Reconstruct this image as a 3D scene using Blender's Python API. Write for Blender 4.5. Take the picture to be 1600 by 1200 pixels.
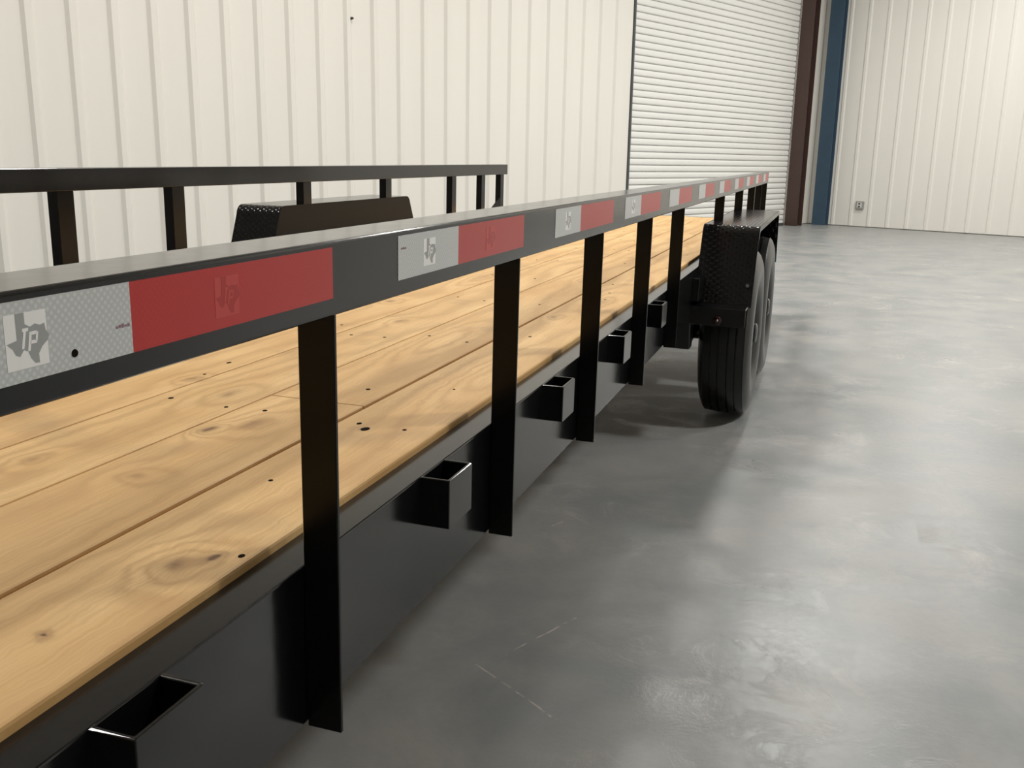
import bpy, bmesh, math, random
from mathutils import Matrix, Vector

random.seed(7)
S = bpy.context.scene
for o in list(bpy.data.objects):
    bpy.data.objects.remove(o)

# ------------------------------------------------------------------ camera
# world frame: trailer runs along +Y, X to its right, Z up, floor at z = 0
H = 1.185
FPX, PITCH, ROLL, YT, YW = 1478.2, 0.23495, 0.01816, 0.31819, 0.74623
cp, sp = math.cos(PITCH), math.sin(PITCH)
cr, sr = math.cos(ROLL), math.sin(ROLL)
A = Matrix(((1, 0, 0), (0, -sp, -cp), (0, cp, -sp)))
B = Matrix(((cr, -sr, 0), (sr, cr, 0), (0, 0, 1)))
c_, s_ = math.cos(YT), math.sin(YT)
M = B @ A @ Matrix(((c_, s_, 0), (-s_, c_, 0), (0, 0, 1)))
cam_d = bpy.data.cameras.new('camera')
cam = bpy.data.objects.new('camera', cam_d)
S.collection.objects.link(cam)
cam_d.sensor_width = 36
cam_d.lens = 36 * FPX / 1600
cam_d.clip_start = 0.02
right, down, fwd = M[0], M[1], M[2]
cam.matrix_world = Matrix((
    (right[0], -down[0], -fwd[0], 0),
    (right[1], -down[1], -fwd[1], 0),
    (right[2], -down[2], -fwd[2], H),
    (0, 0, 0, 1)))
S.camera = cam

# ------------------------------------------------------------------ light, exposure
S.view_settings.view_transform = 'Standard'
S.view_settings.look = 'None'
S.view_settings.gamma = 1
S.view_settings.use_curve_mapping = False
S.view_settings.exposure = -0.06
W = bpy.data.worlds.new('world')
S.world = W
W.use_nodes = True
W.node_tree.nodes['Background'].inputs[0].default_value = (0.9, 0.95, 1, 1)
W.node_tree.nodes['Background'].inputs[1].default_value = 0.0


# ceiling lamps of the hall: alike, in two straight rows above the frame (across the hall, along it)
LAMPS = [(-4.7, 0.3), (-4.7, 5.2), (-4.7, 10.1), (-4.7, 15.0), (1.2, 5.2), (1.2, 10.1), (1.2, 15.0)]
for i, (across, along) in enumerate(LAMPS):
    d = bpy.data.lights.new('ceiling_lamp_%d_offscreen' % (i + 1), 'AREA')
    d.shape = 'DISK'
    d.size = 0.7
    d.energy = 190
    d.color = (1, 0.98, 0.94)
    o = bpy.data.objects.new('ceiling_lamp_%d_offscreen' % (i + 1), d)
    o.location = Matrix.Rotation(-(YW - YT), 4, 'Z') @ Vector((across, along, 5.6))
    S.collection.objects.link(o)

# ------------------------------------------------------------------ helpers
ANG = YW - YT                        # the hall is turned against the trailer
HALL = Matrix.Rotation(-ANG, 4, 'Z')  # local x = across the hall, y = along it


def link(o):
    S.collection.objects.link(o)
    return o


def mesh_obj(name, bm, mats, parent=None, smooth=False):
    me = bpy.data.meshes.new(name)
    bm.normal_update()
    bm.to_mesh(me)
    bm.free()
    for m in (mats if isinstance(mats, (list, tuple)) else [mats]):
        me.materials.append(m)
    if smooth:
        for p in me.polygons:
            p.use_smooth = True
        try:
            me.set_sharp_from_angle(angle=math.radians(35))
        except Exception:
            pass
    o = bpy.data.objects.new(name, me)
    link(o)
    if parent:
        o.parent = parent
    return o


def copy_part(o, loc=None, parent=None):
    c = o.copy()
    link(c)
    if parent:
        c.parent = parent
    if loc:
        c.location = loc
    return c


def struct(o):
    o['kind'] = 'structure'
    return o


def box(bm, x0, x1, y0, y1, z0, z1, mi=0):
    v = [bm.verts.new(p) for p in ((x0, y0, z0), (x1, y0, z0), (x1, y1, z0), (x0, y1, z0),
                                   (x0, y0, z1), (x1, y0, z1), (x1, y1, z1), (x0, y1, z1))]
    fs = []
    for q in ((0, 3, 2, 1), (4, 5, 6, 7), (0, 1, 5, 4), (1, 2, 6, 5), (2, 3, 7, 6), (3, 0, 4, 7)):
        f = bm.faces.new([v[i] for i in q])
        f.material_index = mi
        fs.append(f)
    return v


def bbox(x0, x1, y0, y1, z0, z1, bev=0.0, seg=2):
    bm = bmesh.new()
    box(bm, min(x0, x1), max(x0, x1), min(y0, y1), max(y0, y1), z0, z1)
    if bev:
        bmesh.ops.bevel(bm, geom=bm.edges[:], offset=bev, segments=seg, affect='EDGES', profile=0.5)
    return bm


def extrude_profile(pts, axis, a, b, bev=0.0, seg=2):
    """closed 2D outline swept along an axis: 'y' -> pts are (x,z); 'x' -> pts are (y,z); 'z' -> pts are (x,y)"""
    bm = bmesh.new()
    def P(p, t):
        return {'y': (p[0], t, p[1]), 'x': (t, p[0], p[1]), 'z': (p[0], p[1], t)}[axis]
    v0 = [bm.verts.new(P(p, a)) for p in pts]
    v1 = [bm.verts.new(P(p, b)) for p in pts]
    n = len(pts)
    bm.faces.new(v0)
    bm.faces.new(v1[::-1])
    for i in range(n):
        bm.faces.new((v0[i], v1[i], v1[(i + 1) % n], v0[(i + 1) % n]))
    bmesh.ops.recalc_face_normals(bm, faces=bm.faces[:])
    if bev:
        bmesh.ops.bevel(bm, geom=bm.edges[:], offset=bev, segments=seg, affect='EDGES', profile=0.5, clamp_overlap=True)
    return bm


def lathe_x(prof, n, cx=0, cy=0, cz=0):
    """profile of (x, radius) revolved about the X axis"""
    bm = bmesh.new()
    rings = []
    for i in range(n):
        a = 2 * math.pi * i / n
        rings.append([bm.verts.new((cx + x, cy + r * math.cos(a), cz + r * math.sin(a))) for x, r in prof])
    for i in range(n):
        p, q = rings[i], rings[(i + 1) % n]
        for j in range(len(prof) - 1):
            bm.faces.new((p[j], p[j + 1], q[j + 1], q[j]))
    bmesh.ops.remove_doubles(bm, verts=bm.verts[:], dist=1e-5)
    bmesh.ops.recalc_face_normals(bm, faces=bm.faces[:])
    return bm


# ------------------------------------------------------------------ materials
class NT:
    def __init__(self, name):
        self.m = bpy.data.materials.new(name)
        self.m.use_nodes = True
        self.t = self.m.node_tree
        self.n = self.t.nodes
        self.b = self.n['Principled BSDF']

    def new(self, typ, **kw):
        d = self.n.new(typ)
        for k, v in kw.items():
            if k in d.inputs:
                d.inputs[k].default_value = v
            else:
                setattr(d, k, v)
        return d

    def link(self, a, b):
        self.t.links.new(a, b)

    def math(self, op, a, b=None, clamp=False):
        d = self.n.new('ShaderNodeMath')
        d.operation = op
        d.use_clamp = clamp
        for i, v in enumerate((a, b)):
            if v is None:
                continue
            if isinstance(v, (int, float)):
                d.inputs[i].default_value = v
            else:
                self.link(v, d.inputs[i])
        return d.outputs[0]

    def mix(self, fac, a, b):
        d = self.n.new('ShaderNodeMix')
        d.data_type = 'RGBA'
        for i, v in ((0, fac), (6, a), (7, b)):
            if isinstance(v, (int, float)):
                d.inputs[i].default_value = v
            elif isinstance(v, tuple):
                d.inputs[i].default_value = v if len(v) == 4 else (*v, 1)
            else:
                self.link(v, d.inputs[i])
        return d.outputs[2]

    def ramp(self, fac, stops):
        d = self.n.new('ShaderNodeValToRGB')
        e = d.color_ramp.elements
        while len(e) < len(stops):
            e.new(0.5)
        for el, (p, c) in zip(e, stops):
            el.position = p
            el.color = (*c, 1) if len(c) == 3 else c
        self.link(fac, d.inputs[0])
        return d.outputs[0]

    def coords(self, scale=(1, 1, 1), loc=(0, 0, 0)):
        tc = self.n.new('ShaderNodeTexCoord')
        mp = self.n.new('ShaderNodeMapping')
        mp.inputs['Scale'].default_value = scale
        mp.inputs['Location'].default_value = loc
        self.link(tc.outputs['Object'], mp.inputs['Vector'])
        return mp.outputs[0]

    def noise(self, vec, scale, detail=4, rough=0.5, dist=0.0):
        d = self.n.new('ShaderNodeTexNoise')
        d.inputs['Scale'].default_value = scale
        d.inputs['Detail'].default_value = detail
        d.inputs['Roughness'].default_value = rough
        d.inputs['Distortion'].default_value = dist
        self.link(vec, d.inputs['Vector'])
        return d.outputs['Fac']

    def bump(self, h, strength=0.2, dist=0.01):
        d = self.n.new('ShaderNodeBump')
        d.inputs['Strength'].default_value = strength
        d.inputs['Distance'].default_value = dist
        self.link(h, d.inputs['Height'])
        self.link(d.outputs[0], self.b.inputs['Normal'])

    def set(self, **kw):
        for k, v in kw.items():
            k = k.replace('_', ' ')
            if isinstance(v, (int, float)):
                self.b.inputs[k].default_value = v
            elif isinstance(v, tuple):
                self.b.inputs[k].default_value = (*v, 1) if len(v) == 3 else v
            else:
                self.link(v, self.b.inputs[k])


def simple(name, col, rough=0.5, metal=0.0, var=0.0, vscale=8, bumps=0.0):
    t = NT(name)
    t.set(Roughness=rough, Metallic=metal)
    if var or bumps:
        n = t.noise(t.coords(), vscale, 5)
        if var:
            dark = tuple(c * (1 - var) for c in col)
            t.set(Base_Color=t.mix(n, dark, tuple(min(1, c * (1 + var)) for c in col)))
        else:
            t.set(Base_Color=col)
        if bumps:
            t.bump(n, bumps, 0.002)
    else:
        t.set(Base_Color=col)
    return t.m


def make_black_paint():
    t = NT('black_gloss_paint')
    n = t.noise(t.coords(), 30, 4)
    t.set(Base_Color=(0.0055, 0.0055, 0.006), Roughness=t.math('ADD', t.math('MULTIPLY', n, 0.08), 0.11))
    t.b.inputs['Specular IOR Level'].default_value = 0.5
    t.bump(t.noise(t.coords(), 60, 3), 0.04, 0.002)
    return t.m


def make_tread_plate():
    t = NT('black_tread_plate')
    tc = t.coords()
    sx = t.new('ShaderNodeSeparateXYZ')
    t.link(tc, sx.inputs[0])
    # raised lozenges in a staggered grid over (x, y+z)
    u = t.math('MULTIPLY', sx.outputs[0], 1 / 0.017)
    v = t.math('MULTIPLY', t.math('ADD', sx.outputs[1], sx.outputs[2]), 1 / 0.017)
    a = t.math('ABSOLUTE', t.math('SINE', t.math('MULTIPLY', t.math('ADD', u, v), math.pi / 2)))
    b = t.math('ABSOLUTE', t.math('SINE', t.math('MULTIPLY', t.math('SUBTRACT', u, v), math.pi / 2)))
    h = t.math('POWER', t.math('MULTIPLY', a, b), 3.0)
    t.set(Base_Color=(0.006, 0.006, 0.0065), Roughness=0.13)
    t.bump(h, 0.6, 0.0022)
    return t.m


def make_wood():
    t = NT('pine_deck_wood')
    tc = t.n.new('ShaderNodeTexCoord')
    oi = t.n.new('ShaderNodeObjectInfo')
    sx = t.new('ShaderNodeSeparateXYZ')
    t.link(tc.outputs['Object'], sx.inputs[0])
    wx = t.math('MULTIPLY', t.math('SUBTRACT', t.noise(tc.outputs['Object'], 22, 3, 0.6), 0.5), 0.022)
    wy = t.math('MULTIPLY', t.math('SUBTRACT', t.noise(tc.outputs['Object'], 17, 3, 0.6), 0.5), 0.05)
    X, Y = t.math('ADD', sx.outputs[0], wx), t.math('ADD', sx.outputs[1], wy)
    rnd = oi.outputs['Random']
    # low frequency wander of the grain
    cmb = t.new('ShaderNodeCombineXYZ')
    t.link(t.math('MULTIPLY', X, 3.0), cmb.inputs[0])
    t.link(t.math('MULTIPLY', Y, 0.75), cmb.inputs[1])
    t.link(t.math('MULTIPLY', rnd, 37.0), cmb.inputs[2])
    wander = t.noise(cmb.outputs[0], 1.3, 2, 0.45)
    phi = t.math('ADD', t.math('MULTIPLY', X, 70.0), t.math('MULTIPLY', wander, 26.0))
    dark = None
    core = None
    knots = KNOTS
    for (kx, ky, rx, ry, amp, cs) in knots:
        dx = t.math('DIVIDE', t.math('SUBTRACT', X, kx), rx)
        dy = t.math('DIVIDE', t.math('SUBTRACT', Y, ky), ry)
        d2 = t.math('ADD', t.math('MULTIPLY', dx, dx), t.math('MULTIPLY', dy, dy))
        g = t.math('EXPONENT', t.math('MULTIPLY', d2, -1.0))
        if amp:
            phi = t.math('ADD', phi, t.math('MULTIPLY', g, amp * 1.7))
        if cs:
            k = t.math('MULTIPLY', t.math('EXPONENT', t.math('MULTIPLY', d2, -14.0)), cs)
            k2 = t.math('MULTIPLY', t.math('EXPONENT', t.math('MULTIPLY', d2, -2.2)), cs * 0.45)
            kk = t.math('ADD', k, k2)
            core = kk if core is None else t.math('ADD', core, kk)
    rings = t.math('POWER', t.math('ADD', t.math('MULTIPLY', t.math('SINE', phi), 0.5), 0.5), 2.2)
    # fine fibres
    cmb2 = t.new('ShaderNodeCombineXYZ')
    t.link(t.math('MULTIPLY', X, 230.0), cmb2.inputs[0])
    t.link(t.math('MULTIPLY', Y, 5.0), cmb2.inputs[1])
    t.link(t.math('MULTIPLY', rnd, 91.0), cmb2.inputs[2])
    fib = t.noise(cmb2.outputs[0], 1.0, 4, 0.6)
    cmb3 = t.new('ShaderNodeCombineXYZ')
    t.link(t.math('MULTIPLY', X, 9.0), cmb3.inputs[0])
    t.link(t.math('MULTIPLY', Y, 2.4), cmb3.inputs[1])
    t.link(t.math('MULTIPLY', rnd, 13.0), cmb3.inputs[2])
    blot = t.noise(cmb3.outputs[0], 1.0, 4, 0.55)
    base = t.mix(t.ramp(blot, [(0.3, (0, 0, 0)), (0.7, (1, 1, 1))]), (0.64, 0.385, 0.15), (0.82, 0.55, 0.255))
    base = t.mix(t.math('MULTIPLY', rings, 0.50), base, (0.47, 0.265, 0.10))
    base = t.mix(t.math('MULTIPLY', t.math('SUBTRACT', fib, 0.36), 1.15, True), base, (0.43, 0.235, 0.085))
    tone = t.math('ADD', t.math('MULTIPLY', rnd, 0.16), 0.0)
    base = t.mix(tone, base, (0.66, 0.36, 0.13))
    # grey-brown smudges
    sm = t.ramp(t.noise(tc.outputs['Object'], 3.1, 3, 0.6), [(0.60, (0, 0, 0)), (0.78, (1, 1, 1))])
    base = t.mix(t.math('MULTIPLY', sm, 0.5), base, (0.30, 0.185, 0.09))
    if core is not None:
        base = t.mix(t.math('MULTIPLY', core, 1.25, True), base, (0.15, 0.065, 0.02))
    t.set(Base_Color=base, Roughness=0.55)
    t.b.inputs['Specular IOR Level'].default_value = 0.3
    t.bump(t.math('ADD', t.math('MULTIPLY', rings, 0.6), fib), 0.10, 0.002)
    return t.m


def make_floor():
    t = NT('grey_polished_concrete')
    tc = t.coords()
    big = t.ramp(t.noise(tc, 1.1, 6, 0.6, 0.7), [(0.27, (0, 0, 0)), (0.73, (1, 1, 1))])
    mid = t.noise(tc, 2.3, 7, 0.62, 0.4)
    fine = t.noise(tc, 45, 5, 0.65)
    col = t.mix(big, (0.215, 0.230, 0.234), (0.310, 0.322, 0.322))
    col = t.mix(t.ramp(mid, [(0.40, (0, 0, 0)), (0.64, (1, 1, 1))]), col, (0.345, 0.343, 0.328))
    col = t.mix(t.math('MULTIPLY', fine, 0.25), col, (0.20, 0.203, 0.203))
    wear = t.math('MULTIPLY', t.ramp(t.noise(tc, 5.0, 9, 0.72, 0.8), [(0.50, (0, 0, 0)), (0.66, (1, 1, 1))]),
                  t.ramp(t.noise(tc, 0.9, 3, 0.5), [(0.42, (0, 0, 0)), (0.62, (1, 1, 1))]))
    col = t.mix(t.math('MULTIPLY', wear, 0.5), col, (0.52, 0.495, 0.475))
    # two thin scratches in the coating
    sx = t.new('ShaderNodeSeparateXYZ')
    t.link(tc, sx.inputs[0])
    wob = t.math('MULTIPLY', t.math('SUBTRACT', t.noise(tc, 9, 2), 0.5), 0.012)
    sc = None
    for (x0, y0, x1, y1, w) in SCRATCHES:
        L = math.hypot(x1 - x0, y1 - y0)
        ux, uy = (x1 - x0) / L, (y1 - y0) / L
        dx = t.math('SUBTRACT', sx.outputs[0], x0)
        dy = t.math('SUBTRACT', sx.outputs[1], y0)
        al = t.math('ADD', t.math('MULTIPLY', dx, ux), t.math('MULTIPLY', dy, uy))
        ac = t.math('ABSOLUTE', t.math('ADD', wob, t.math('SUBTRACT', t.math('MULTIPLY', dx, -uy), t.math('MULTIPLY', dy, -ux))))
        on = t.math('MULTIPLY', t.math('LESS_THAN', ac, w), t.math('MULTIPLY', t.math('GREATER_THAN', al, 0.0), t.math('LESS_THAN', al, L)))
        sc = on if sc is None else t.math('MAXIMUM', sc, on)
    patch = t.math('MULTIPLY', sc, t.ramp(t.noise(tc, 30, 3), [(0.42, (0, 0, 0)), (0.6, (1, 1, 1))]))
    col = t.mix(t.math('MULTIPLY', patch, 0.7), col, (0.62, 0.54, 0.51))
    rg = t.math('SUBTRACT', t.math('ADD', t.math('MULTIPLY', mid, 0.30), t.math('ADD', t.math('MULTIPLY', fine, 0.16), 0.13)), t.math('MULTIPLY', wear, 0.10))
    t.set(Base_Color=col, Roughness=rg)
    t.b.inputs['Specular IOR Level'].default_value = 0.5
    hgt = t.math('ADD', t.math('MULTIPLY', t.noise(tc, 6, 6, 0.66), 0.4), t.math('MULTIPLY', t.math('MULTIPLY', t.noise(tc, 55, 4, 0.7), wear), 0.75))
    t.bump(hgt, 0.12, 0.03)
    return t.m


def make_tape(name, col, col2):
    t = NT(name)
    tc = t.coords()
    sx = t.new('ShaderNodeSeparateXYZ')
    t.link(tc, sx.inputs[0])
    u = t.math('MULTIPLY', t.math('ADD', sx.outputs[1], sx.outputs[2]), math.pi / 0.0062)
    v = t.math('MULTIPLY', t.math('SUBTRACT', sx.outputs[1], sx.outputs[2]), math.pi / 0.0062)
    h = t.math('ABSOLUTE', t.math('MULTIPLY', t.math('SINE', u), t.math('SINE', v)))
    t.set(Base_Color=t.mix(t.math('POWER', h, 1.5), col, col2), Roughness=0.28)
    return t.m


def make_wall_paint(name, col, rough=0.38):
    t = NT(name)
    n = t.noise(t.coords((1, 1, 0.25)), 1.6, 5, 0.6)
    t.set(Base_Color=t.mix(n, tuple(c * 0.96 for c in col), tuple(min(1, c * 1.03) for c in col)), Roughness=rough)
    t.b.inputs['Specular IOR Level'].default_value = 0.4
    return t.m


DK = 0.744                     # deck height
DX = 0.0                       # see the trailer root below
KNOTS = [  # x, y, radius x, radius y, ring swirl, core darkness (trailer coordinates)
    (-0.648, 0.800, 0.045, 0.060, 9.0, 0.40), (-0.620, 0.830, 0.016, 0.028, 3.0, 0.75),
    (-0.663, 0.620, 0.012, 0.014, 3.0, 0.75), (-0.926, 1.243, 0.026, 0.042, 11.0, 0.55),
    (-0.880, 1.300, 0.05, 0.09, 7.0, 0.30), (-0.880, 1.020, 0.05, 0.05, 5.0, 0.25),
    (-1.030, 1.450, 0.05, 0.10, 7.0, 0.30), (-1.165, 1.520, 0.03, 0.05, 7.0, 0.35),
    (-0.640, 1.760, 0.05, 0.22, 8.0, 0.0), (-0.660, 2.90, 0.04, 0.2, 7.0, 0.2),
    (-0.880, 2.10, 0.05, 0.3, 9.0, 0.0), (-1.25, 2.6, 0.04, 0.07, 8.0, 0.3),
    (-1.20, 3.3, 0.05, 0.3, 9.0, 0.2), (-0.700, 1.345, 0.012, 0.02, 2.0, 0.9), (-0.72, 2.55, 0.03, 0.05, 6.0, 0.3),
    (-1.06, 1.02, 0.03, 0.05, 6.0, 0.25), (-1.30, 1.55, 0.03, 0.09, 6.0, 0.3), (-1.08, 2.3, 0.035, 0.06, 6.0, 0.3),
    (-0.84, 3.4, 0.03, 0.08, 6.0, 0.3)]
SCRATCHES = [(-0.715, 1.929, -0.481, 1.778, 0.0026), (-0.661, 1.996, -0.547, 2.241, 0.0026), (-0.787, 2.835, -0.761, 2.887, 0.0035)]

BLACK = make_black_paint()
POSTP = simple('black_post_paint', (0.006, 0.006, 0.006), 0.2, bumps=0.03, vscale=50)
POSTP.node_tree.nodes['Principled BSDF'].inputs['Specular IOR Level'].default_value = 0.22
SATIN = simple('black_satin_paint', (0.010, 0.010, 0.010), 0.42, bumps=0.05, vscale=40)
SATIN.node_tree.nodes['Principled BSDF'].inputs['Specular IOR Level'].default_value = 0.10
TREAD = make_tread_plate()
WOOD = make_wood()
FLOOR = make_floor()
RUBBER = simple('tyre_rubber', (0.007, 0.007, 0.0072), 0.30, bumps=0.15, vscale=60)
RIM = simple('black_wheel_steel', (0.02, 0.02, 0.021), 0.25)
STEEL = simple('bright_steel', (0.5, 0.5, 0.5), 0.3, 1.0)
SCREW = simple('dark_screw_steel', (0.012, 0.008, 0.005), 0.95)
SCREW.node_tree.nodes['Principled BSDF'].inputs['Specular IOR Level'].default_value = 0.05
TAPE_W = make_tape('white_reflective_tape', (0.56, 0.58, 0.58), (0.72, 0.74, 0.74))
TAPE_R = make_tape('red_reflective_tape', (0.50, 0.018, 0.016), (0.53, 0.021, 0.019))
EMB_W = simple('emblem_white', (0.96, 0.96, 0.95), 0.35)
EMB_G = simple('emblem_grey', (0.38, 0.39, 0.385), 0.35)
EMB_R = simple('emblem_red', (0.58, 0.05, 0.045), 0.35)
EMB_R2 = simple('emblem_dark_red', (0.44, 0.02, 0.018), 0.35)
MARK = simple('faint_purple_print', (0.30, 0.16, 0.22), 0.5)
AMBER = simple('marker_lens', (0.03, 0.005, 0.004), 0.2)
PANEL = make_wall_paint('cream_wall_panel_paint', (0.81, 0.785, 0.73))
SLAT = make_wall_paint('white_door_paint', (0.86, 0.855, 0.83), 0.35)
BROWN = simple('brown_primer_paint', (0.062, 0.033, 0.027), 0.5, var=0.12)
BLUE = simple('blue_column_paint', (0.045, 0.085, 0.13), 0.5, var=0.15)
DARK = simple('dark_gap', (0.05, 0.05, 0.05), 0.7)
GUIDE = simple('grey_guide_steel', (0.07, 0.075, 0.08), 0.4)
CEIL = make_wall_paint('ceiling_white', (0.7, 0.7, 0.68), 0.6)
PLATE = simple('outlet_grey', (0.30, 0.30, 0.28), 0.5)
PLATE2 = simple('outlet_light', (0.6, 0.59, 0.55), 0.45)

# ------------------------------------------------------------------ the hall
PL, PR, T0, T1, HZ = -8.74, 6.5, -9.0, 18.1, 6.4

bm = bmesh.new()
box(bm, PL - 0.4, PR + 0.2, T0 - 0.2, T1 + 0.2, -0.12, 0.0)
fl = struct(mesh_obj('floor', bm, FLOOR))
bmesh_rot = HALL
fl.data.transform(HALL)          # keep texture coordinates in world metres
bm = bmesh.new()
box(bm, PL - 0.4, PR + 0.2, T0 - 0.2, T1 + 0.2, HZ, HZ + 0.1)
struct(mesh_obj('ceiling', bm, CEIL)).matrix_world = HALL


def rib_panel(period, ribs, z0, z1, base=0.105, top=0.045, h=0.030, th=0.004):
    """sheet with trapezoid ribs; local x = out into the hall, y = along the wall from 0"""
    pts = [(0, 0.0)]
    for i in range(ribs):
        c = period * (i + 0.5)
        pts += [(0, c - base / 2), (h, c - top / 2), (h, c + top / 2), (0, c + base / 2)]
    pts.append((0.0, period * ribs))
    out = pts + [(x - th, y) for x, y in reversed(pts)]
    # thin sheet as a strip: front, back and rims
    bm = bmesh.new()
    n = len(pts)
    f0 = [bm.verts.new((x, y, z0)) for x, y in pts]
    f1 = [bm.verts.new((x, y, z1)) for x, y in pts]
    b0 = [bm.verts.new((x - th, y, z0)) for x, y in pts]
    b1 = [bm.verts.new((x - th, y, z1)) for x, y in pts]
    for i in range(n - 1):
        bm.faces.new((f0[i], f0[i + 1], f1[i + 1], f1[i]))
        bm.faces.new((b0[i + 1], b0[i], b1[i], b1[i + 1]))
        bm.faces.new((b0[i], b0[i + 1], f0[i + 1], f0[i]))
        bm.faces.new((f1[i], f1[i + 1], b1[i + 1], b1[i]))
    for i in (0, n - 1):
        bm.faces.new((f0[i], f1[i], b1[i], b0[i]))
    bmesh.ops.recalc_face_normals(bm, faces=bm.faces[:])
    return bm


# left wall: backing plus ribbed sheets (three ribs each)
DOOR0, DOOR1, DOORH = 11.95, 17.17, 4.6
bm = bmesh.new()
box(bm, PL - 0.2, PL - 0.03, T0, DOOR0, 0, HZ)
box(bm, PL - 0.2, PL - 0.03, DOOR0, DOOR1, DOORH, HZ)
box(bm, PL - 0.2, PL - 0.03, DOOR1, T1 + 0.15, 0, HZ)
wl = struct(mesh_obj('wall_left', bm, PANEL))
wl.matrix_world = HALL
PER = 0.3711
rib0 = 3.377 - 0.5 * PER        # a rib stands at 3.377 m
first = None
k = -11
end = DOOR0 - 0.03
while rib0 + 3 * PER * k < end - 0.05:
    y = rib0 + 3 * PER * k
    if y + 3 * PER <= end + 0.001:
        if first is None:
            first = mesh_obj('wall_panel', rib_panel(PER, 3, 0.012, HZ), PANEL, wl)
            first.location = (PL, y, 0)
        else:
            copy_part(first, (PL, y, 0), wl)
        last_y = y + 3 * PER
    k += 1
if last_y < end - 0.1:
    nrest = int((end - last_y) / PER)
    if nrest:
        o = mesh_obj('wall_panel', rib_panel(PER, nrest, 0.012, HZ), PANEL, wl)
        o.location = (PL, last_y, 0)
        last_y += nrest * PER
    if end - last_y > 0.02:
        o = mesh_obj('wall_panel', bbox(PL - 0.004, PL, last_y, end, 0.012, HZ), PANEL, wl)
# sheet above the door and right of it
o = mesh_obj('wall_panel', bbox(PL - 0.004, PL, DOOR0 - 0.03, DOOR1, DOORH, HZ), PANEL, wl)
o = mesh_obj('wall_panel', bbox(PL - 0.004, PL, DOOR1 + 0.2, T1, 0.012, HZ), PANEL, wl)
# a bolt stub on a rib
bm = bmesh.new()
bmesh.ops.create_cone(bm, cap_ends=True, segments=8, radius1=0.016, radius2=0.012, depth=0.03,
                      matrix=Matrix.Translation((PL + 0.035, 6.76, 2.62)) @ Matrix.Rotation(math.pi / 2, 4, 'Y'))
mesh_obj('bolt', bm, DARK, wl)

# roll-up door of separate slats
bm = bmesh.new()
box(bm, PL - 0.14, PL - 0.10, DOOR0, DOOR1, 0.0, DOORH)
door = struct(mesh_obj('door_1', bm, SLAT))
door.matrix_world = HALL
SP = 0.1005
pro = [(PL - 0.088, 0.003), (PL - 0.066, 0.010), (PL - 0.059, 0.022), (PL - 0.056, 0.045), (PL - 0.056, 0.062),
       (PL - 0.059, 0.080), (PL - 0.066, 0.092), (PL - 0.088, 0.098), (PL - 0.10, 0.098), (PL - 0.10, 0.003)]
sl = mesh_obj('slat', extrude_profile(pro, 'y', DOOR0 + 0.02, DOOR1 - 0.02), SLAT, door)
for i in range(1, int(DOORH / SP)):
    copy_part(sl, (0, 0, SP * i), door)
mesh_obj('bottom_bar', bbox(PL - 0.10, PL - 0.03, DOOR0 + 0.02, DOOR1 - 0.02, 0.0, 0.05, 0.004), GUIDE, door)
g = struct(mesh_obj('trim_1', bbox(PL - 0.12, PL + 0.02, DOOR0 - 0.022, DOOR0 + 0.018, 0, DOORH, 0.004), GUIDE))
g.matrix_world = HALL
# brown steel jamb post right of the door: I-section
x0, x1 = PL - 0.15, PL + 0.225
bm = bmesh.new()
box(bm, x0, x1, DOOR1, DOOR1 + 0.012, 0, HZ)
box(bm, x0, x1, DOOR1 + 0.20, DOOR1 + 0.212, 0, HZ)
box(bm, x0 + 0.26, x0 + 0.272, DOOR1 + 0.012, DOOR1 + 0.20, 0, HZ)
o = struct(mesh_obj('trim_2', bm, BROWN))
o.matrix_world = HALL

# end wall with ribbed sheets, blue corner column
bm = bmesh.new()
box(bm, PL - 0.2, PR + 0.2, T1 + 0.03, T1 + 0.2, 0, HZ)
wf = struct(mesh_obj('wall_far', bm, PANEL))
wf.matrix_world = HALL
ROT = Matrix.Rotation(-math.pi / 2, 4, 'Z')      # panel's out direction -> -along, its run -> +across
PE2 = 0.3596
fp = None
x = -7.873 - 0.5 * PE2 - PE2
i = 0
while x < PR - 0.05:
    n = 3
    if fp is None:
        fp = mesh_obj('wall_panel', rib_panel(PE2, 3, 0.015, HZ, 0.09, 0.04, 0.013), PANEL, wf)
        q = fp
    else:
        q = copy_part(fp, None, wf)
    q.matrix_local = Matrix.Translation((x, T1, 0)) @ ROT
    x += 3 * PE2
mesh_obj('wall_panel', bbox(PL, -7.873 - 1.5 * PE2, T1 - 0.004, T1, 0.015, HZ), PANEL, wf)
cx0, cx1 = -8.585, -8.315
bm = bmesh.new()
box(bm, cx0, cx1, T1 - 0.16, T1 - 0.145, 0, HZ)
box(bm, cx0, cx1, T1 - 0.015, T1, 0, HZ)
box(bm, (cx0 + cx1) / 2 - 0.008, (cx0 + cx1) / 2 + 0.008, T1 - 0.145, T1 - 0.015, 0, HZ)
o = struct(mesh_obj('trim_3', bm, BLUE))
o.matrix_world = HALL
# walls out of view
o = struct(mesh_obj('wall_right', bbox(PR, PR + 0.15, T0, T1, 0, HZ), PANEL))
o.matrix_world = HALL
o = struct(mesh_obj('wall_near', bbox(PL, PR, T0 - 0.15, T0, 0, HZ), PANEL))
o.matrix_world = HALL

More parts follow.
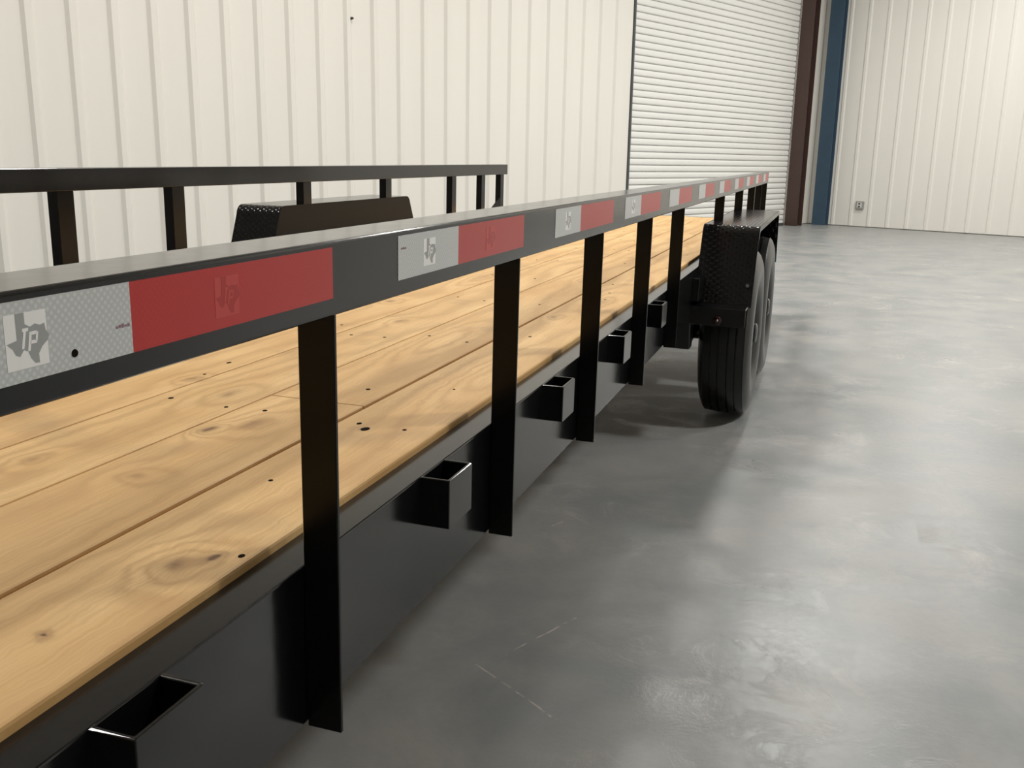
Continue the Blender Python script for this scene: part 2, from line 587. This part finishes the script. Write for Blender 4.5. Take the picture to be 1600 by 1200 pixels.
# outlet box on the end wall
ob = bpy.data.objects.new('wall_outlet', None)
link(ob)
ob.matrix_world = HALL @ Matrix.Translation((-7.70, T1, 0.41))
ob['label'] = 'small grey electrical outlet box low on the ribbed cream end wall'
ob['category'] = 'outlet'
mesh_obj('box', bbox(-0.075, 0.075, -0.05, 0.0, -0.075, 0.075, 0.006), PLATE, ob)
mesh_obj('cover', bbox(-0.05, 0.05, -0.056, -0.049, -0.045, 0.055, 0.003), PLATE2, ob)
for dz in (-0.022, 0.030):
    mesh_obj('socket', bbox(-0.018, 0.018, -0.060, -0.054, dz - 0.014, dz + 0.014, 0.003), DARK, ob)

# ------------------------------------------------------------------ the trailer
TR = bpy.data.objects.new('flatbed_trailer', None)
link(TR)
XC = -1.5425
ROOT = Vector((XC, 4.9, 0.0))
LEAN, NOSE = 0.0100, 0.0015
TR['label'] = 'long black flatbed utility trailer with pine plank deck, side rails and twin axles'
TR['category'] = 'trailer'
# body coordinates are written as if the root had no turn; the body leans a touch to the right on its springs
TRM = (Matrix.Translation((-0.508 - 0.0065, 4.9, 0.0055)) @ Matrix.Rotation(LEAN, 4, 'Y') @ Matrix.Rotation(NOSE, 4, 'X')
       @ Matrix.Translation((0.508, -4.9, 0.0)))
TR.matrix_world = TRM


def part(name, bm, mat, parent=None, smooth=False, label=None):
    o = mesh_obj(name, bm, mat, parent or TR, smooth)
    if label:
        o['label'] = label
    return o


def mirror_x(bm):
    for v in bm.verts:
        v.co.x = 2 * XC - v.co.x
    bmesh.ops.reverse_faces(bm, faces=bm.faces[:])
    return bm


Y0, Y1 = -0.95, 7.62                 # trailer front and rear
RT, RB = 1.100, 1.022                # rail top and bottom
XF = -0.485                          # outer face of the right rail
XW = -0.531                          # outer face of the frame web
FT = DK - 0.012                      # frame top
FB = FT - 0.198

# deck boards
edges = [-0.582, -0.762, -0.959, -1.143]
rest = (-2.503 + 1.143) / 7
edges += [-1.143 + rest * (i + 1) for i in range(7)]
gaps = [0.0, 0.0065, 0.0028, 0.0032] + [0.003] * 7
planks = []
for i in range(10):
    xa = edges[i] - gaps[i] / 2
    xb = edges[i + 1] + gaps[i + 1] / 2
    spans = [(Y0 + 0.06, Y1 - 0.06)]
    if i == 1:
        spans = [(Y0 + 0.06, 1.4735), (1.4765, Y1 - 0.06)]
    if i in (4, 7):
        spans = [(Y0 + 0.06, 3.4485), (3.4515, Y1 - 0.06)]
    row = []
    for a, b in spans:
        bm = bmesh.new()
        box(bm, xb, xa, a, b, DK - 0.038, DK)
        bmesh.ops.bevel(bm, geom=[e for e in bm.edges if abs(e.verts[0].co.y - e.verts[1].co.y) > 0.5],
                        offset=0.004, segments=2, affect='EDGES', profile=0.5)
        row.append((a, b, part('deck_plank', bm, WOOD)))
    planks.append((xb, xa, row))

# screws / dark nail heads where they show, then in rows over the cross-members
scr = bmesh.new()
bmesh.ops.create_cone(scr, cap_ends=True, segments=10, radius1=0.0058, radius2=0.0046, depth=0.003)
SC_ME = bpy.data.meshes.new('screw')
scr.to_mesh(SC_ME)
scr.free()
SC_ME.materials.append(SCREW)


def screw(x, y, s=1.0, sy=1.0):
    for xa, xb, row in planks:
        if xa < x < xb:
            for a, b, p in row:
                if a < y < b:
                    o = bpy.data.objects.new('screw', SC_ME)
                    link(o)
                    o.parent = p
                    o.location = (x, y, DK - 0.0006)
                    o.scale = (s * 0.85, s * sy * 0.95, 0.8)
                    return


for x, y, s, sy in [(-0.697, 1.347, 1.7, 1.35), (-0.721, 1.372, 1.0, 1.3), (-0.814, 1.588, 1.1, 1), (-1.289, 1.607, 1, 1), (-1.165, 1.563, .8, 1),
                    (-1.184, 1.673, 1.1, 1.4), (-1.284, 1.382, 1, 1), (-1.106, 1.383, 1.2, 1), (-0.907, 1.378, 1.0, 1), (-0.981, 1.371, 0.9, 1),
                    (-0.636, 1.368, 0.9, 1.0), (-0.658, 2.023, 1.1, 1), (-0.693, 2.24, 1.1, 1), (-0.664, 2.95, 1.0, 1), (-0.684, 3.101, 1.1, 1),
                    (-0.702, 1.073, 0.8, 1), (-0.595, 0.845, 0.9, 1.2), (-0.664, 1.656, 0.6, 1)]:
    screw(x, y, s, sy)
for yy in (2.12, 2.73, 3.34, 3.96, 4.57, 5.18, 5.79, 6.40, 7.01, 7.55):
    for xa, xb, row in planks:
        if xa > -0.8 and yy < 3.2:
            continue
        for f in (0.22, 0.76):
            if random.random() < 0.8:
                screw(xa + (xb - xa) * f + random.uniform(-.012, .012), yy + random.uniform(-.06, .06), 1.0)

# side frame channels (web outside, flanges inward)
def channel(mir=False):
    w, t = 0.060, 0.007
    pts = [(XW, FB), (XW, FT), (XW - w - 0.02, FT), (XW - w - 0.02, FT - 0.006), (XW - t, FT - 0.006),
           (XW - t, FB + t), (XW - w, FB + t), (XW - w, FB)]
    # the top flange carries the boards' outer edge
    bm = extrude_profile(pts, 'y', Y0, Y1, 0.0022, 2)
    return mirror_x(bm) if mir else bm


part('frame_channel', channel(), BLACK)
part('frame_channel', channel(True), BLACK)
part('front_crossmember', bbox(XW - 0.008, 2 * XC - XW + 0.008, Y0, Y0 + 0.055, FB, FT, 0.003), BLACK)
part('rear_crossmember', bbox(XW - 0.008, 2 * XC - XW + 0.008, Y1 - 0.055, Y1, FB, DK, 0.003), BLACK)
yy = Y0 + 0.6
cm = None
while yy < Y1 - 0.3:
    bm = extrude_profile([(yy, DK - 0.039), (yy + 0.05, DK - 0.039), (yy + 0.05, DK - 0.045), (yy + 0.006, DK - 0.045),
                          (yy + 0.006, DK - 0.115), (yy, DK - 0.115)], 'x', 2 * XC - XW + 0.007, XW - 0.007)
    part('crossmember', bm, BLACK)
    yy += 0.61

# tongue at the front, behind the camera's view
for s in (1, -1):
    bm = bmesh.new()
    a = Vector((XC + s * 0.85, Y0 + 0.3, FB + 0.05))
    b = Vector((XC + s * 0.05, Y0 - 1.25, FB + 0.05))
    d = (b - a).normalized()
    n = Vector((-d.y, d.x, 0)) * 0.04
    vs = []
    for p in (a, b):
        for q in (n, -n):
            for z in (-0.05, 0.05):
                vs.append(bm.verts.new(p + q + Vector((0, 0, z))))
    bmesh.ops.convex_hull(bm, input=vs)
    part('tongue_beam', bm, BLACK)
part('coupler', bbox(XC - 0.06, XC + 0.06, Y0 - 1.5, Y0 - 1.15, FB - 0.01, FB + 0.11, 0.02), BLACK)


# top rails: angle iron
def rail(mir=False):
    t = 0.006
    pts = [(XF, RB), (XF, RT), (XF - 0.075, RT), (XF - 0.075, RB)]   # square tube
    bm = extrude_profile(pts, 'y', Y0, Y1 - 0.18 if mir else Y1, 0.0032, 3)
    return mirror_x(bm) if mir else bm


rail_r = part('top_rail', rail(), BLACK, smooth=False)
rail_l = part('top_rail', rail(True), BLACK)

# upright posts: angle iron, one leg square to the trailer, one leg against the web
POST_Y = [-0.37, 0.25, 0.870, 1.497, 2.110, 2.727, 3.345, 4.62, 5.58, 6.42, 7.02, 7.57]
POST_FAR = [-0.37, 0.25, 0.84, 1.45, 2.06, 2.67, 3.285, 4.31, 5.26, 6.32, 6.92, 7.36]
FEN_T = 0.910


def post(y, z0, mir=False):
    LEG = 0.078 if mir else 0.058
    w = 0.046
    pts = [(XW, y), (XF - 0.002, y), (XF - 0.002, y + 0.006), (XW + 0.006, y + 0.006), (XW + 0.006, y + LEG), (XW, y + LEG)]
    bm = extrude_profile(pts, 'z', z0, RB + 0.003, 0.0012, 1)
    return mirror_x(bm) if mir else bm


for y in POST_Y:
    zb = FEN_T - 0.003 if 4.2 < y < 5.8 else FB - 0.006
    part('upright_post', post(min(y, Y1 - 0.06), zb), POSTP)
for y in POST_FAR:
    zb = FEN_T - 0.003 if 4.1 < y < 5.6 else FB - 0.006
    part('upright_post', post(y, zb, True), POSTP)
for mir in (False, True):
    bm = extrude_profile([(Y1 - 0.05, FT + 0.02), (Y1 - 0.05, FT + 0.13), (Y1 - 0.32, FT + 0.02)], 'x', XW + 0.002, XW + 0.010)
    if mir:
        bmesh.ops.translate(bm, vec=(0, -0.16, 0), verts=bm.verts[:])
    part('gusset', mirror_x(bm) if mir else bm, SATIN)

# stake pockets: open rectangular tubes welded to the web
def pocket_mesh():
    bm = bmesh.new()
    t, x1, L, h = 0.005, 0.046, 0.090, 0.074
    o_ = [(0, 0), (x1, 0), (x1, L), (0, L)]
    i_ = [(t * .4, t), (x1 - t, t), (x1 - t, L - t), (t * .4, L - t)]
    rings = []
    for z in (-h, 0):
        rings.append(([bm.verts.new((x, y, z)) for x, y in o_], [bm.verts.new((x, y, z)) for x, y in i_]))
    (ob0, ib0), (ob1, ib1) = rings
    for i in range(4):
        j = (i + 1) % 4
        bm.faces.new((ob0[i], ob0[j], ob1[j], ob1[i]))
        bm.faces.new((ib0[j], ib0[i], ib1[i], ib1[j]))
        bm.faces.new((ob1[i], ob1[j], ib1[j], ib1[i]))
        bm.faces.new((ob0[j], ob0[i], ib0[i], ib0[j]))
    bmesh.ops.recalc_face_normals(bm, faces=bm.faces[:])
    es = [e for e in bm.edges if abs(e.verts[0].co.z - e.verts[1].co.z) > 0.05 and e.verts[0].co.x > x1 - 1e-4 and e.verts[0].co.y in (0, L)]
    es += [e for e in bm.edges if e.verts[0].co.z == 0 and e.verts[1].co.z == 0]
    bmesh.ops.bevel(bm, geom=list(set(es)), offset=0.0014, segments=2, affect='EDGES', profile=0.5)
    return bm


pk = None
for i, y in enumerate([-0.69, -0.08, 0.537, 1.195, 1.808, 2.410, 2.995, 6.15, 6.76]):
    if pk is None:
        pk = part('stake_pocket', pocket_mesh(), BLACK)
        pk.location = (XW - 0.0005, y, FT + 0.0008)
    else:
        copy_part(pk, (XW - 0.0005, y, FT + 0.0008), TR)
pm = part('stake_pocket', mirror_x(pocket_mesh()), BLACK)
pm.location = (-(XW - 0.0005) + 0.0 * XC, 0.537, FT + 0.0008)
pm.location.x = -(XW - 0.0005)
for y in (1.195, 1.808, 2.41, 2.995, 6.15, 6.76):
    copy_part(pm, (-(XW - 0.0005), y, FT + 0.0008), TR)
for o in TR.children:
    if o.name.startswith('stake_pocket') and o.location.x > 0:
        # mirrored about the trailer's centre line
        o.location.x = -(XW - 0.0005)

# ---- reflective tape on the outer face of the right rail
ZT0, ZT1 = 1.041, 1.0935


def tape(y0, y1, mat, label):
    o = part('reflective_tape', bbox(XF - 0.0003, XF + 0.0006, y0, y1, ZT0, ZT1), mat, rail_r)
    o['label'] = label
    return o


segs = [(0.375, 0.5645, 0.865), (1.022, 1.2145, 1.508), (1.698, 1.885, 2.190), (2.320, 2.524, 2.826), (2.988, 3.180, 3.476),
        (3.665, 3.855, 4.150), (4.345, 4.535, 4.830), (5.030, 5.220, 5.510), (5.720, 5.910, 6.200), (6.400, 6.590, 6.880),
        (-0.285, -0.095, 0.205)]
for a, m_, b in segs:
    tape(a, m_, TAPE_W, 'silver-white reflective tape')
    tape(m_, b, TAPE_R, 'red reflective tape')
segs_far = (7.08, 7.27)
tape(7.08, 7.27, TAPE_W, 'silver-white reflective tape')
tape(7.27, 7.56, TAPE_R, 'red reflective tape')

# emblem: a square with a state outline and slanted letters
TX = [(.27, 1.0), (.48, 1.0), (.48, .79), (.60, .73), (.72, .77), (.84, .73), (.95, .75), (.97, .62), (1.05, .52), (1.0, .43), (.86, .34),
      (.76, .22), (.76, .05), (.66, .06), (.57, .16), (.51, .30), (.41, .34), (.31, .23), (.22, .27), (.16, .38), (.03, .49), (.27, .53)]


def emblem(yc, zc, w, h, m1, m2, m3):
    bm = bmesh.new()
    x = XF + 0.0006
    def P(u, v, dx):
        return (x + dx, yc + (u - 0.5) * w, zc + (v - 0.5) * h)
    def poly(pts, dx, mi):
        vs = [bm.verts.new(P(u, v, dx)) for u, v in pts]
        f = bm.faces.new(vs)
        f.material_index = mi
        f.normal_update()
        if f.normal.x < 0:
            f.normal_flip()
        r = bmesh.ops.extrude_face_region(bm, geom=[f])
        for e in r['geom']:
            if isinstance(e, bmesh.types.BMVert):
                e.co.x += 0.00018
    poly([(0, 0), (1, 0), (1, 1), (0, 1)], 0.0, 0)
    poly(TX, 0.00012, 1)
    for st in ([(.36, .36), (.42, .36), (.49, .66), (.43, .66)], [(.40, .66), (.54, .66), (.55, .72), (.41, .72)],
               [(.50, .30), (.56, .30), (.63, .64), (.57, .64)], [(.60, .58), (.74, .58), (.75, .64), (.61, .64)],
               [(.70, .46), (.75, .46), (.78, .62), (.73, .62)], [(.57, .42), (.73, .42), (.75, .48), (.58, .48)]):
        poly(st, 0.00024, 2)
    bmesh.ops.triangulate(bm, faces=bm.faces[:])
    o = mesh_obj('tape_emblem', bm, [m1, m2, m3], rail_r)
    return o


ZE = 1.0675
emblem(0.4675, ZE, 0.034, 0.036, EMB_W, EMB_G, EMB_W)
emblem(0.6825, ZE, 0.034, 0.034, EMB_R, EMB_R2, EMB_R)
emblem(1.115, ZE, 0.038, 0.034, EMB_W, EMB_G, EMB_W)
emblem(1.345, ZE, 0.038, 0.034, EMB_R, EMB_R2, EMB_R)
emblem(1.787, ZE, 0.038, 0.034, EMB_W, EMB_G, EMB_W)
emblem(2.42, ZE, 0.038, 0.034, EMB_W, EMB_G, EMB_W)
# rivet-like dark spot and small print smudges on the tape
bm = bmesh.new()
bmesh.ops.create_cone(bm, cap_ends=True, segments=12, radius1=0.0030, radius2=0.0026, depth=0.001,
                      matrix=Matrix.Translation((XF + 0.0008, 0.507, 1.0515)) @ Matrix.Rotation(math.pi / 2, 4, 'Y'))
mesh_obj('rivet', bm, SCREW, rail_r)
for yb, zb in ((0.548, 1.0625), (1.030, 1.078)):
    bm = bmesh.new()
    for i in range(5):
        box(bm, XF + 0.0004, XF + 0.0008, yb + i * 0.003, yb + i * 0.003 + 0.0022, zb - 0.0012 + 0.0004 * (i % 2), zb + 0.0008 + 0.0005 * (i % 3))
    mesh_obj('printed_mark', bm, MARK, rail_r)

# ---- fenders
FX0, FX1 = -0.532, -0.290
FTZ = FEN_T
fen_line = []


def arc(cy, cz, r, a0, a1, n):
    return [(cy + r * math.cos(math.radians(a0 + (a1 - a0) * i / n)), cz + r * math.sin(math.radians(a0 + (a1 - a0) * i / n))) for i in range(n + 1)]


R_ = 0.055
front = [(4.130, 0.575)]
fa = arc(4.245 + R_, FTZ - R_, R_, 165, 90, 6)
ra = arc(5.775 - R_, FTZ - R_, R_, 90, 15, 6)
path = front + fa + ra + [(5.90, 0.60)]


def shift_far(bm):
    mirror_x(bm)
    for v in bm.verts:
        v.co.y -= 0.17
    return bm


def fender(mir=False):
    th = 0.005
    # offset inward
    inner = []
    n = len(path)
    for i, (y, z) in enumerate(path):
        a = path[max(0, i - 1)]
        b = path[min(n - 1, i + 1)]
        dy, dz = b[0] - a[0], b[1] - a[1]
        L = math.hypot(dy, dz)
        inner.append((y + dz / L * th, z - dy / L * th))
    bm = extrude_profile(path + inner[::-1], 'x', FX0, FX1)
    return shift_far(bm) if mir else bm


def fender_skirt(mir=False):
    pts = [p for p in path]
    pts = [(4.16, 0.66)] + pts[1:-1] + [(5.88, 0.66)]
    bm = extrude_profile(pts, 'x', FX0 - 0.001, FX0 + 0.004)
    return shift_far(bm) if mir else bm


def fender_lip(mir=False):
    low = [(y * 0.985 + 0.015 * 5.0, z - 0.022) for y, z in path[1:-1]]
    bm = extrude_profile(path[1:-1] + low[::-1], 'x', FX1 - 0.004, FX1 + 0.001)
    return shift_far(bm) if mir else bm


for mir in (False, True):
    f = part('fender', fender(mir), TREAD, smooth=True)
    mesh_obj('inner_skirt', fender_skirt(mir), SATIN, f)
    mesh_obj('outer_lip', fender_lip(mir), BLACK, f)
    # step plate with a marker lamp ahead of the wheel
    bm = extrude_profile([(3.985, 0.510), (3.985, 0.586), (4.150, 0.586), (4.150, 0.578), (3.993, 0.578), (3.993, 0.510)], 'x', XW - 0.002, -0.300, 0.002, 1)
    st = part('fender_step', shift_far(bm) if mir else bm, BLACK)
    bm = lathe_x([(0, 0.0), (0, 0.0)], 3) if False else bmesh.new()
    bmesh.ops.create_uvsphere(bm, u_segments=16, v_segments=8, radius=0.019, matrix=Matrix.Translation((-0.412, 3.985, 0.534)) @ Matrix.Diagonal((1, 0.5, 1, 1)))
    lm = mesh_obj('marker_lamp', shift_far(bm) if mir else bm, AMBER, st, True)
    bm = bmesh.new()
    bmesh.ops.create_uvsphere(bm, u_segments=10, v_segments=6, radius=0.0055, matrix=Matrix.Translation((-0.412, 3.9745, 0.535)))
    mesh_obj('marker_lamp_bulb', shift_far(bm) if mir else bm, STEEL, st, True)
    # bolts at the fender's lower corners
    for bx, bz, by in ((-0.515, 0.665, 4.155), (-0.315, 0.665, 4.155)):
        bm = bmesh.new()
        bmesh.ops.create_cone(bm, cap_ends=True, segments=8, radius1=0.008, radius2=0.006, depth=0.014,
                              matrix=Matrix.Translation((bx, by, bz)) @ Matrix.Rotation(math.pi / 2, 4, 'X'))
        mesh_obj('bolt', shift_far(bm) if mir else bm, STEEL, f)
    # bracket carrying the fender in front, between the web and the skirt
    bm = bbox(XW - 0.002, -0.500, 4.02, 4.16, 0.60, 0.70, 0.004)
    part('fender_bracket', shift_far(bm) if mir else bm, BLACK)
    # rear support
    bm = bbox(XW - 0.002, -0.300, 5.86, 5.95, 0.58, 0.612, 0.004)
    part('fender_bracket', shift_far(bm) if mir else bm, BLACK)

# ---- wheels, axles, springs (kept level on the floor while the body leans)
WR, WW = 0.390, 0.236
WY = [4.57, 5.46]
WX = -0.408


def tire_mesh():
    hw = WW / 2
    prof = [(-0.085, 0.215), (-0.105, 0.235), (-hw, 0.295), (-hw + 0.003, 0.335), (-hw + 0.016, 0.368), (-0.090, 0.383)]
    # tread with four grooves
    tx = [-0.088, -0.058, -0.050, -0.024, -0.016, 0.016, 0.024, 0.050, 0.058, 0.088]
    for i in range(0, 10, 2):
        a, b = tx[i], tx[i + 1]
        prof += [(a, WR - 0.010 * abs(a / 0.088) ** 2), (b, WR - 0.010 * abs(b / 0.088) ** 2)]
        if i < 8:
            a2, b2 = tx[i + 1] + 0.001, tx[i + 2] - 0.001
            prof += [(a2, WR - 0.014), (b2, WR - 0.014)]
    prof += [(0.090, 0.383), (hw - 0.016, 0.368), (hw - 0.003, 0.335), (hw, 0.295), (0.105, 0.235), (0.085, 0.215), (-0.085, 0.215)]
    return lathe_x(prof, 56)


def rim_mesh():
    prof = [(0.085, 0.228), (0.092, 0.224), (0.080, 0.208), (0.040, 0.196), (0.030, 0.185), (0.045, 0.150), (0.052, 0.120), (0.030, 0.085), (0.030, 0.0001)]
    prof += [(-0.08, 0.0001), (-0.08, 0.20), (-0.085, 0.228)]
    return lathe_x(prof, 40)


def hub_mesh():
    return lathe_x([(0.02, 0.062), (0.075, 0.060), (0.085, 0.050), (0.110, 0.046), (0.116, 0.036), (0.118, 0.0001)], 24)


INV = TRM.inverted()
tire0 = rim0 = hub0 = nut0 = None
for side in (1, -1):
    for wy in WY:
        wx = WX if side == 1 else 2 * XC - WX
        loc = INV @ Vector((wx, wy, WR - 0.002))
        rot = Matrix.Rotation(0 if side == 1 else math.pi, 4, 'Z')
        if tire0 is None:
            tire0 = part('tire', tire_mesh(), RUBBER, smooth=True)
            tr = tire0
            rim0 = mesh_obj('rim', rim_mesh(), RIM, tr, True)
            hub0 = mesh_obj('hub', hub_mesh(), RIM, tr, True)
            bm = bmesh.new()
            bmesh.ops.create_cone(bm, cap_ends=True, segments=6, radius1=0.013, radius2=0.011, depth=0.03,
                                  matrix=Matrix.Rotation(math.pi / 2, 4, 'Y'))
            nut0 = mesh_obj('lug_nut', bm, RIM, tr)
            nut0.location = (0.06, 0.095, 0)
            nuts = [nut0]
        else:
            tr = copy_part(tire0, None, TR)
            copy_part(rim0, None, tr)
            copy_part(hub0, None, tr)
            copy_part(nut0, None, tr)
        for k in range(1, 8):
            a = k * math.pi / 4
            copy_part(nut0, (0.06, 0.095 * math.cos(a), 0.095 * math.sin(a)), tr)
        tr.matrix_local = INV.to_quaternion().to_matrix().to_4x4() @ rot
        tr.matrix_local = Matrix.Translation(loc) @ tr.matrix_local
for wy in WY:
    bm = bmesh.new()
    bmesh.ops.create_cone(bm, cap_ends=True, segments=18, radius1=0.04, radius2=0.04, depth=2 * (WX - 0.08 - XC),
                          matrix=Matrix.Translation((XC, wy, WR - 0.002)) @ Matrix.Rotation(math.pi / 2, 4, 'Y'))
    bm.transform(INV)
    part('axle', bm, BLACK, smooth=True)
for sx in (-0.565, 2 * XC + 0.565):
    for y in (4.10, 5.015, 5.93):
        bm = extrude_profile([(y - 0.07, FB + 0.01), (y + 0.07, FB + 0.01), (y + 0.035, FB - 0.15), (y - 0.035, FB - 0.15)], 'x', sx - 0.035, sx + 0.035, 0.004, 1)
        part('spring_hanger', bm, BLACK)
    for wy in WY:
        pts_t, pts_b = [], []
        for i in range(13):
            u = -1 + i / 6
            zz = 0.43 - 0.035 * u * u + 0.0
            pts_t.append((wy + u * 0.42, zz + 0.012 + 0.03 * (1 - abs(u))))
            pts_b.append((wy + u * 0.42, zz - 0.012))
        part('leaf_spring', extrude_profile(pts_t + pts_b[::-1], 'x', sx - 0.025, sx + 0.025), BLACK)
